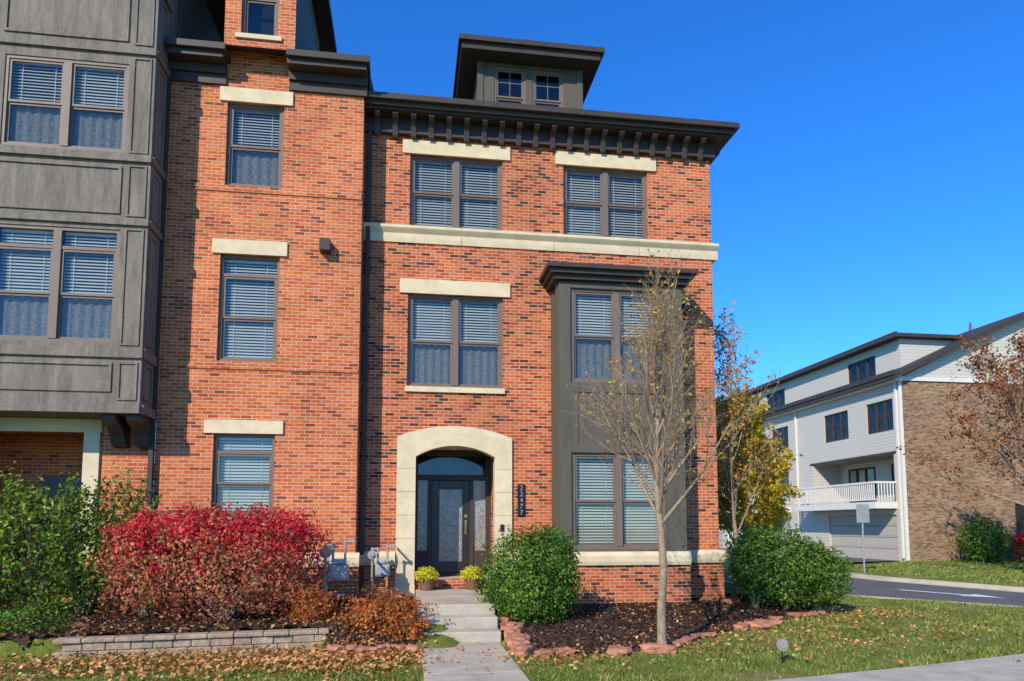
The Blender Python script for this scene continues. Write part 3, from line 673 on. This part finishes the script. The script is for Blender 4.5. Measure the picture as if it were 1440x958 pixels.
def region_grass(n,x0,x1,y0,y1,fn):
    X=rng.uniform(x0,x1,n); Y=rng.uniform(y0,y1,n); k=fn(X,Y); return X[k],Y[k]
def lawn_ok(X,Y):
    fyv=np.interp(X,sx,fy); xl=np.interp(Y,ry,rxl); xr=np.interp(Y,ry,rxr)
    ok=(Y>fyv+0.02)&~in_right(X,Y)&~in_left(X,Y)&~((X>0.2)&(X<1.5))
    ok&=~((X>-1.1)&(X<7.1)&(Y>14.8))
    lw=11.25+0.117*(X+4.3)
    ok&=~((X<-1.2)&(Y>lw-0.3))
    return ok&((X<xl-0.25)|(X>xr+0.22))
Xa,Ya=region_grass(125000,1.5,15,8,20,lawn_ok); Xb,Yb=region_grass(24000,-7,0.2,8,12,lawn_ok)
Xc,Yc=region_grass(30000,18.8,34,17,31.6,lawn_ok)
X=np.concatenate([Xa,Xb,Xc]); Y=np.concatenate([Ya,Yb,Yc])
pn=np.sin(X*1.7+1.3*np.sin(Y*1.1))*np.sin(Y*2.1+np.sin(X*2.3)); kk=rng.random(len(X))<np.clip(0.75+0.6*pn,0.2,1); X=X[kk];Y=Y[kk]; pn=pn[kk]; n=len(X)
hs=rng.uniform(0.03,0.075,n)*np.where(Y>20,1.3,1)*(1+0.3*pn); an=rng.uniform(0,2*np.pi,n); wd=rng.uniform(0.006,0.012,n)*np.where(Y>18,3,1)
Z=Hgt(X,Y)-0.005; dx=np.cos(an)*wd; dy=np.sin(an)*wd; lx=rng.normal(0,0.025,n); ly=rng.normal(0,0.025,n)
V=np.stack([np.stack([X-dx,Y-dy,Z],1),np.stack([X+dx,Y+dy,Z],1),np.stack([X+lx,Y+ly,Z+hs],1)],1).reshape(-1,3)
fastmesh('grass',V,3,M['grassb'])
pts=[]
def scat(n,cx,cy,sx_,sy_,zo=0.03):
    X=rng.normal(cx,sx_,n);Y=rng.normal(cy,sy_,n); k=(Y>7)&(Y<15)&~((X>0.18)&(X<1.5)&(Y>11.3))&~((X>0.25)&(X<1.45)&(rng.random(n)<0.8)); X=X[k];Y=Y[k]
    pts.append(np.stack([X,Y,Hgt(X,Y)+zo+rng.uniform(0.01,0.045,len(X))],1))
scat(2600,-2.3,10.3,1.7,0.5); scat(1500,-0.7,10.4,0.5,0.55); scat(600,-3.5,9.6,2,.7); scat(800,-4.5,11.6,1.6,0.7); scat(500,4.5,10.8,2.0,0.6); scat(700,7.5,12.0,2.2,1.2); scat(350,3,12.5,1.5,1.2); scat(20,1.0,9.8,0.4,1.2)
scat(500,-1.5,12.3,0.9,0.6); scat(200,2.2,9.9,0.4,0.4); scat(300,6.0,13.8,1.2,0.5); scat(400,9.6,14.0,0.9,0.6)
P=np.concatenate(pts); leaves('fallen_leaves',P,np.array([0,0,1.0])+0.45*rng.normal(size=P.shape),0.066,M['fallen'],asp=0.7)

# =================================================================== SHRUBS
def shrub(name,lobes,n,size,mat,seed,zmin,inner=0.6,rough=0.14,asp=0.6,stems=0,extra=None,sprigs=0):
    root=empty(name)
    P,Nn=lobes_points(lobes,n,inner,rough,zmin,seed); leaves('foliage',P,Nn,size,M[mat],root,asp)
    if extra:
        for (lb,nn,mt,sz) in extra:
            P,Nn=lobes_points(lb,nn,inner,rough,zmin,seed+5); leaves('foliage_outer',P,Nn,sz,M[mt],root,asp)
    mb=MB(); sp=[]
    for l in lobes:
        for k in range(stems):
            a=random.uniform(0,6.28); rr=random.uniform(0.3,0.95)
            p0=Vector((l[0]+random.uniform(-.1,.1),l[1]+random.uniform(-.1,.1),zmin-0.05)); p1=Vector((l[0]+math.cos(a)*l[3]*rr,l[1]+math.sin(a)*l[4]*rr,l[2]+l[5]*random.uniform(0.1,0.85)))
            pm=(p0+p1)/2+Vector((random.uniform(-.1,.1),0,0.1)); mb.cyl(p0,pm,0.014,0.009,5); mb.cyl(pm,p1,0.009,0.003,5)
        for k in range(sprigs):
            a=random.uniform(0,6.28); e_=random.uniform(0.15,1.4)
            d_=Vector((math.cos(a)*math.cos(e_),math.sin(a)*math.cos(e_),math.sin(e_)))
            p0=Vector((l[0]+d_.x*l[3]*.8,l[1]+d_.y*l[4]*.8,l[2]+d_.z*l[5]*.8)); p1=p0+(d_+Vector((0,0,.5))).normalized()*random.uniform(.25,.5)*max(l[5],.4)
            mb.cyl(p0,p1,0.006,0.002,4)
            for i in range(26):
                f=random.random(); sp.append(tuple(p0.lerp(p1,f)+Vector((random.gauss(0,.025),random.gauss(0,.025),random.gauss(0,.025)))))
    if mb.v: mb.finish('stems',root,['bark'])
    if sp:
        P=np.array(sp); leaves('shoot_leaves',P,rng.normal(size=P.shape),size,M[extra[0][2] if extra else mat],root,asp)
    return root
shrub('burning_bush',[(-4.35,13.0,1.15,0.85,0.75,0.85),(-3.5,12.9,1.35,0.9,0.8,0.82),(-2.5,13.0,1.25,0.85,0.75,0.85),(-3.0,12.5,0.95,1.4,0.6,0.6)],19000,0.065,'lredlow',11,0.35,stems=16,inner=0.6,rough=0.2,sprigs=16,
      extra=[([(-4.2,13.05,1.62,0.75,0.68,0.5),(-3.45,13.0,1.66,0.75,0.75,0.56),(-2.35,13.05,1.60,0.88,0.76,0.62)],14000,'lred',0.062)])
shrub('holly_shrub',[(-6.3,13.1,1.45,1.1,0.6,1.15),(-5.5,13.3,1.35,0.7,0.5,1.15),(-7.3,13.0,1.35,0.8,0.7,1.1),(-5.0,13.6,1.45,0.45,0.35,1.25)],15000,0.085,'lholly',21,0.3,stems=14,inner=0.55,rough=0.26,asp=0.5,sprigs=10)
shrub('boxwood',[(-5.55,11.65,0.35,0.6,0.45,0.36),(-6.5,11.7,0.35,0.5,0.4,0.34)],5500,0.045,'lgreen',31,0.1,inner=0.7,rough=0.06)
shrub('orange_shrub',[(-0.35,11.75,0.45,0.66,0.5,0.40),(0.0,11.4,0.25,0.3,0.35,0.28)],5000,0.05,'lorange',41,0.12,stems=14,inner=0.4,rough=0.28,sprigs=8)
shrub('orange_shrub',[(-1.55,12.35,0.5,0.38,0.4,0.34)],2200,0.05,'lorange',42,0.25,stems=10,inner=0.3,rough=0.25,sprigs=6)
shrub('evergreen_shrub',[(2.22,12.65,0.95,0.9,0.8,0.9),(2.1,12.45,0.68,0.84,0.7,0.58),(2.55,12.8,1.25,0.5,0.5,0.55)],19000,0.058,'lgreen',51,0.15,inner=0.68,rough=0.08,stems=10,sprigs=6)
shrub('evergreen_shrub',[(8.0,14.5,0.95,1.05,0.9,0.85),(8.7,14.4,0.8,0.7,0.8,0.7),(7.45,14.6,1.1,0.6,0.7,0.75)],18000,0.065,'lgreen',61,0.1,inner=0.65,rough=0.10,stems=10,sprigs=6)
shrub('evergreen_shrub',[(27.3,30.6,1.1,1.2,0.9,1.2)],3500,0.13,'lgreen',71,0.1,inner=0.6)
shrub('evergreen_shrub',[(29.6,29.6,0.7,1.1,0.8,0.75),(31.3,29.6,0.6,1.0,0.8,0.7)],3500,0.13,'lgreen',72,0.1,inner=0.6)
shrub('red_shrub',[(29.7,30.8,1.0,0.9,0.5,0.6)],1400,0.12,'lred',73,0.1,inner=0.5)

# =================================================================== TREES
def tree(name,base,trunk_h,top_h,nb,spread,blen,rad,leafn,leafmat_,leafsize,seed,lev2=7,lev3=5,up=0.9,leader_bend=0.0):
    rnd=random.Random(seed); root=empty(name); mb=MB(); tips=[]
    def tube(pts,r0,r1,n=6):
        k=len(pts)-1
        for i in range(k):
            ra=r0+(r1-r0)*i/k; rb=r0+(r1-r0)*(i+1)/k
            mb.cyl(pts[i],pts[i+1],ra,rb,n,caps=False)
    def grow(p,d,length,r,lev):
        pts=[p.copy()]; ns=4 if lev<2 else 3; dd=d.copy()
        for i in range(ns):
            dd=(dd+Vector((rnd.gauss(0,.12),rnd.gauss(0,.12),0.07*up+rnd.gauss(0,.06)))).normalized(); p=p+dd*length/ns; pts.append(p.copy())
        tube(pts,r,r*0.35,6 if lev==1 else 4)
        if lev==3:
            tips.append((pts[-1],pts[1])); return
        cnt=lev2 if lev==1 else lev3
        for i in range(cnt):
            f=0.2+0.8*(i+rnd.random())/cnt; seg=min(ns-1,int(f*ns)); q=pts[seg].lerp(pts[seg+1],min(1,f*ns-seg))
            a=rnd.uniform(0,6.28); side=d.orthogonal().normalized(); side.rotate(Matrix.Rotation(a,3,d))
            nd=(dd*1.0+side*rnd.uniform(0.45,0.95)).normalized()
            grow(q,nd,length*rnd.uniform(0.38,0.55),max(0.0035,r*0.42*(1-0.4*f)),lev+1)
    b=Vector(base); pts=[b+Vector((0,0,-0.1))]; n=8
    for i in range(1,n+1):
        z=top_h*0.8*i/n; pts.append(b+Vector((0.04*math.sin(i*1.3+seed)+leader_bend*i/n,0.04*math.cos(i*1.7),z)))
    tube(pts,rad,rad*0.18,10)
    mb.cyl(b+Vector((0,0,-0.1)),b+Vector((0,0,0.12)),rad*1.5,rad*1.0,10,caps=False)
    for i in range(nb):
        f=i/(nb-1); z=trunk_h+(top_h*0.78-trunk_h)*f**1.15
        k=z/(top_h*0.8)*n; s0=min(n-1,int(k)); q=pts[s0].lerp(pts[s0+1],k-s0)
        a=i*2.4+rnd.uniform(-.4,.4); ang=spread*(1-0.4*f)*rnd.uniform(0.75,1.2)
        d=Vector((math.cos(a)*math.sin(ang),math.sin(a)*math.sin(ang),math.cos(ang)))
        grow(q,d,blen*(1-0.45*f)*rnd.uniform(0.8,1.15),rad*0.42*(1-0.5*f),1)
    mb.finish('trunk_and_branches',root,['bark'],smooth=True)
    if leafn:
        r=np.random.default_rng(seed); ti=r.integers(0,len(tips),leafn); t0=np.array([tuple(a) for a,b_ in tips])[ti]; t1=np.array([tuple(b_) for a,b_ in tips])[ti]
        P=t0+(t1-t0)*r.random((leafn,1))+r.normal(0,0.04*leafsize/0.06,(leafn,3)); leaves('leaves',P,r.normal(size=(leafn,3)),leafsize,M[leafmat_],root,0.6)
    return root
tree('young_street_tree',(3.8,10.45,0.03),1.85,6.1,26,R(34),1.75,0.075,1300,'lfew',0.06,5,lev2=9,lev3=6,up=1.3)
tree('yellow_autumn_tree',(9.2,18.6,0.0),1.0,5.6,22,R(42),1.7,0.08,12000,'lyellow',0.13,9,lev2=7,lev3=4)
tree('yellow_autumn_tree',(7.9,16.5,0.0),1.6,7.4,18,R(24),2.0,0.06,2300,'lfew',0.09,12,lev2=7,lev3=4)
tree('rust_autumn_tree',(22.8,23.2,0.0),2.4,9.0,22,R(56),3.6,0.12,9000,'lrust',0.13,15,lev2=7,lev3=5)
P,Nn=lobes_points([(x,95+6*math.sin(x),3+1.5*math.sin(x*.7),8,4,5+1.5*math.sin(x*1.3)) for x in range(-60,150,9)],26000,0.6,0.2,0,77)
leaves('distant_trees',P,Nn,0.9,M['lrust'])

# =================================================================== STONES, RETAINING WALL
def rocks(name,lst,mat,seed):
    rnd=random.Random(seed); mb=MB()
    import bmesh
    bm=bmesh.new(); bmesh.ops.create_icosphere(bm,subdivisions=2,radius=1); vs=[v.co.copy() for v in bm.verts]; fs=[[v.index for v in f.verts] for f in bm.faces]; bm.free()
    for (x,y,z,a,b,c) in lst:
        th=rnd.uniform(0,3.14); ph=[rnd.uniform(0,6) for _ in range(3)]; out=[]
        for v in vs:
            k=1+0.16*math.sin(v.x*4+ph[0])+0.14*math.sin(v.y*5+ph[1])+0.1*math.sin(v.z*6+ph[2])
            p=Vector((max(-.75,min(.75,v.x))*1.25*a*k,max(-.75,min(.75,v.y))*1.25*b*k,max(-.6,min(.6,v.z))*1.4*c*k))
            out.append((x+p.x*math.cos(th)-p.y*math.sin(th),y+p.x*math.sin(th)+p.y*math.cos(th),z+p.z))
        mb.add(out,fs)
    return mb.finish(name,None,[mat])
rk=[]
for i in range(11):
    y=10.3+i*0.24; rk.append((1.68+random.uniform(-.05,.08),y,float(Hgt(1.7,y))+0.08,random.uniform(.12,.19),random.uniform(.10,.15),random.uniform(.07,.12)))
x=1.95
while x<9.6:
    y=float(bed_front(x)); 
    if random.random()<0.6: rk.append((x,y+random.uniform(-.12,.12),float(Hgt(x,y))+0.05,random.uniform(.12,.26),random.uniform(.09,.16),random.uniform(.04,.08)))
    x+=random.uniform(.28,.45)
for i in range(6): rk.append((-1.0+i*0.22,10.85+random.uniform(-.1,.1),0.06,random.uniform(.1,.18),.1,.06))
rk+=[(6.5,15.0,.22,.22,.15,.10),(6.9,14.9,.2,.15,.13,.08),(-5.0,11.9,.32,.2,.14,.06)]
rocks('stone_edging',rk,'rock',3)
rw=MB()
ang=math.atan(0.117); ca,sa=math.cos(ang),math.sin(ang)
rw.tf=lambda x,y,z:(-4.3+x*ca-y*sa,11.08+x*sa+y*ca,z)
for row in range(2):
    x=-0.6 if row==0 else -0.5
    while x<3.05:
        l=random.uniform(.24,.36); e=random.uniform(-.012,.012); rw.box(x,min(x+l-.008,3.1),e,0.2,-0.02+row*.115,0.09+row*.115); x+=l
x=-0.62
while x<3.1:
    l=random.uniform(.36,.44); rw.box(x,min(x+l-.008,3.14),-0.035+random.uniform(-.006,.006),0.22,0.212,0.275); x+=l
rw.finish('retaining_wall',None,['block'],bevel=0.014)

# =================================================================== SMALL OBJECTS
def gas_meter(x,y,z,sc=1.0):
    root=empty('gas_meter'); mb=MB(); 
    mb.tf=lambda a,b,c:(x+a*sc,y+b*sc,z+c*sc)
    mb.box(-.14,.14,-.10,.10,.42,.66); mb.box(-.12,.12,-.12,.12,.45,.63); mb.box(-.11,.11,-.08,.08,.66,.74); mb.box(-.06,.06,-.115,-.08,.665,.735)
    mb.finish('meter_body',root,['metal'],bevel=0.02)
    p=MB(); p.tf=mb.tf
    for (a,b,r_) in [((-.2,0,-.1),(-.2,0,.95),.022),((-.2,0,.95),(-.09,0,.95),.022),((-.09,0,.95),(-.09,0,.74),.02),((.09,0,.74),(.09,0,1.0),.02),((.09,0,1.0),(.22,0,1.0),.022),((.22,0,1.0),(.22,.35,1.0),.022),((-.2,-.0,.2),(.1,0,.2),.018)]: 
        p.cyl(a,b,r_,r_,10)
    p.cyl((-.2,-.06,.84),(-.2,.03,.84),.09,.09,16); p.cyl((-.2,-.1,.84),(-.2,-.06,.84),.04,.05,12)
    p.cyl((-.2,0,.28),(-.2,0,.36),.04,.04,8)
    for q_ in ((-.2,0,.95),(-.09,0,.95),(.09,0,1.0),(.22,0,1.0)): p.cyl((q_[0],q_[1],q_[2]-.03),(q_[0],q_[1],q_[2]+.03),.03,.03,10)
    p.finish('pipes_and_regulator',root,['metal'])
gas_meter(-1.28,13.9,0.32,1.25); gas_meter(-0.50,14.9,0.4,1.05)
def mum(x,y,z):
    root=empty('potted_mum'); mb=MB(); mb.cyl((x,y,z),(x,y,z+.22),.13,.18,20); mb.cyl((x,y,z+.05),(x,y,z+.075),.145,.151,20); mb.cyl((x,y,z+.17),(x,y,z+.20),.176,.183,20)
    mb.finish('barrel_pot',root,['pot'])
    P,Nn=lobes_points([(x,y,z+.31,.24,.24,.17)],1700,0.6,0.06,z+.2,5); leaves('flowers',P,Nn,0.035,M['lmum'],root,0.9)
mum(0.40,15.05,0.537); mum(1.36,15.1,0.537)
root=empty('street_sign'); mb=MB(); mb.cyl((18.25,26.6,-.1),(18.25,26.6,2.7),.035,.035,8); mb.finish('post',root,['metal'])
mb=MB(); mb.box(17.97,18.53,26.54,26.56,2.0,2.75); mb.finish('sign_panel',root,['metal'],bevel=0.02)
root=empty('garden_marker'); mb=MB(); mb.cyl((5.1,9.3,-.02),(5.1,9.3,.2),.008,.008,6); mb.finish('stake',root,['black'])
mb=MB(); mb.cyl((5.1,9.28,.24),(5.1,9.30,.24),.085,.085,24); mb.finish('disc',root,['metal'])
mb=MB(); mb.cyl((5.1,9.272,.24),(5.1,9.279,.24),.05,.05,24); mb.finish('disc_face',root,['block'])
root=empty('path_light'); mb=MB(); mb.cyl((3.55,12.3,.1),(3.55,12.3,.42),.012,.012,8); mb.cyl((3.55,12.3,.40),(3.55,12.3,.46),.09,.02,14); mb.finish('lamp',root,['black'])

# =================================================================== SKY, SUN, CAMERA
el=R(33); az=R(38)
wd_=bpy.data.worlds.new('World'); scene.world=wd_; wd_.use_nodes=True; nt=wd_.node_tree
bg=nt.nodes['Background']; sk=nt.nodes.new('ShaderNodeTexSky'); sk.sky_type='NISHITA'; sk.sun_disc=False; sk.sun_elevation=el; sk.sun_rotation=R(218)
sk.altitude=200; sk.air_density=1.0; sk.dust_density=0.05; sk.ozone_density=3.0
hs_=nt.nodes.new('ShaderNodeHueSaturation'); hs_.inputs['Saturation'].default_value=1.25; hs_.inputs['Value'].default_value=1.75; nt.links.new(sk.outputs[0],hs_.inputs['Color'])
col=mixc(nt,1.0,hs_.outputs[0],(0.30,0.66,1.04),'MULTIPLY'); nt.links.new(col,bg.inputs[0]); bg.inputs[1].default_value=0.15
sl=bpy.data.lights.new('sun','SUN'); sl.energy=5.0; sl.angle=R(0.5); sl.color=(1,0.92,0.76)
so=link(bpy.data.objects.new('sun',sl)); dvec=Vector((math.sin(az)*math.cos(el),math.cos(az)*math.cos(el),-math.sin(el))); so.rotation_euler=dvec.to_track_quat('-Z','Y').to_euler()
cam=bpy.data.cameras.new('camera'); co=link(bpy.data.objects.new('camera',cam)); scene.camera=co
cam.sensor_fit='HORIZONTAL'; cam.sensor_width=36; cam.lens=25.0; cam.shift_y=0.119; cam.clip_end=3000; cam.clip_start=0.1
yaw=R(8.3); pitch=R(5.14)
vd=Vector((math.sin(yaw)*math.cos(pitch),math.cos(yaw)*math.cos(pitch),math.sin(pitch)))
co.location=(0,0,1.86); co.rotation_euler=vd.to_track_quat('-Z','Y').to_euler()
scene.view_settings.view_transform='Standard'; scene.view_settings.look='None'; scene.view_settings.exposure=0
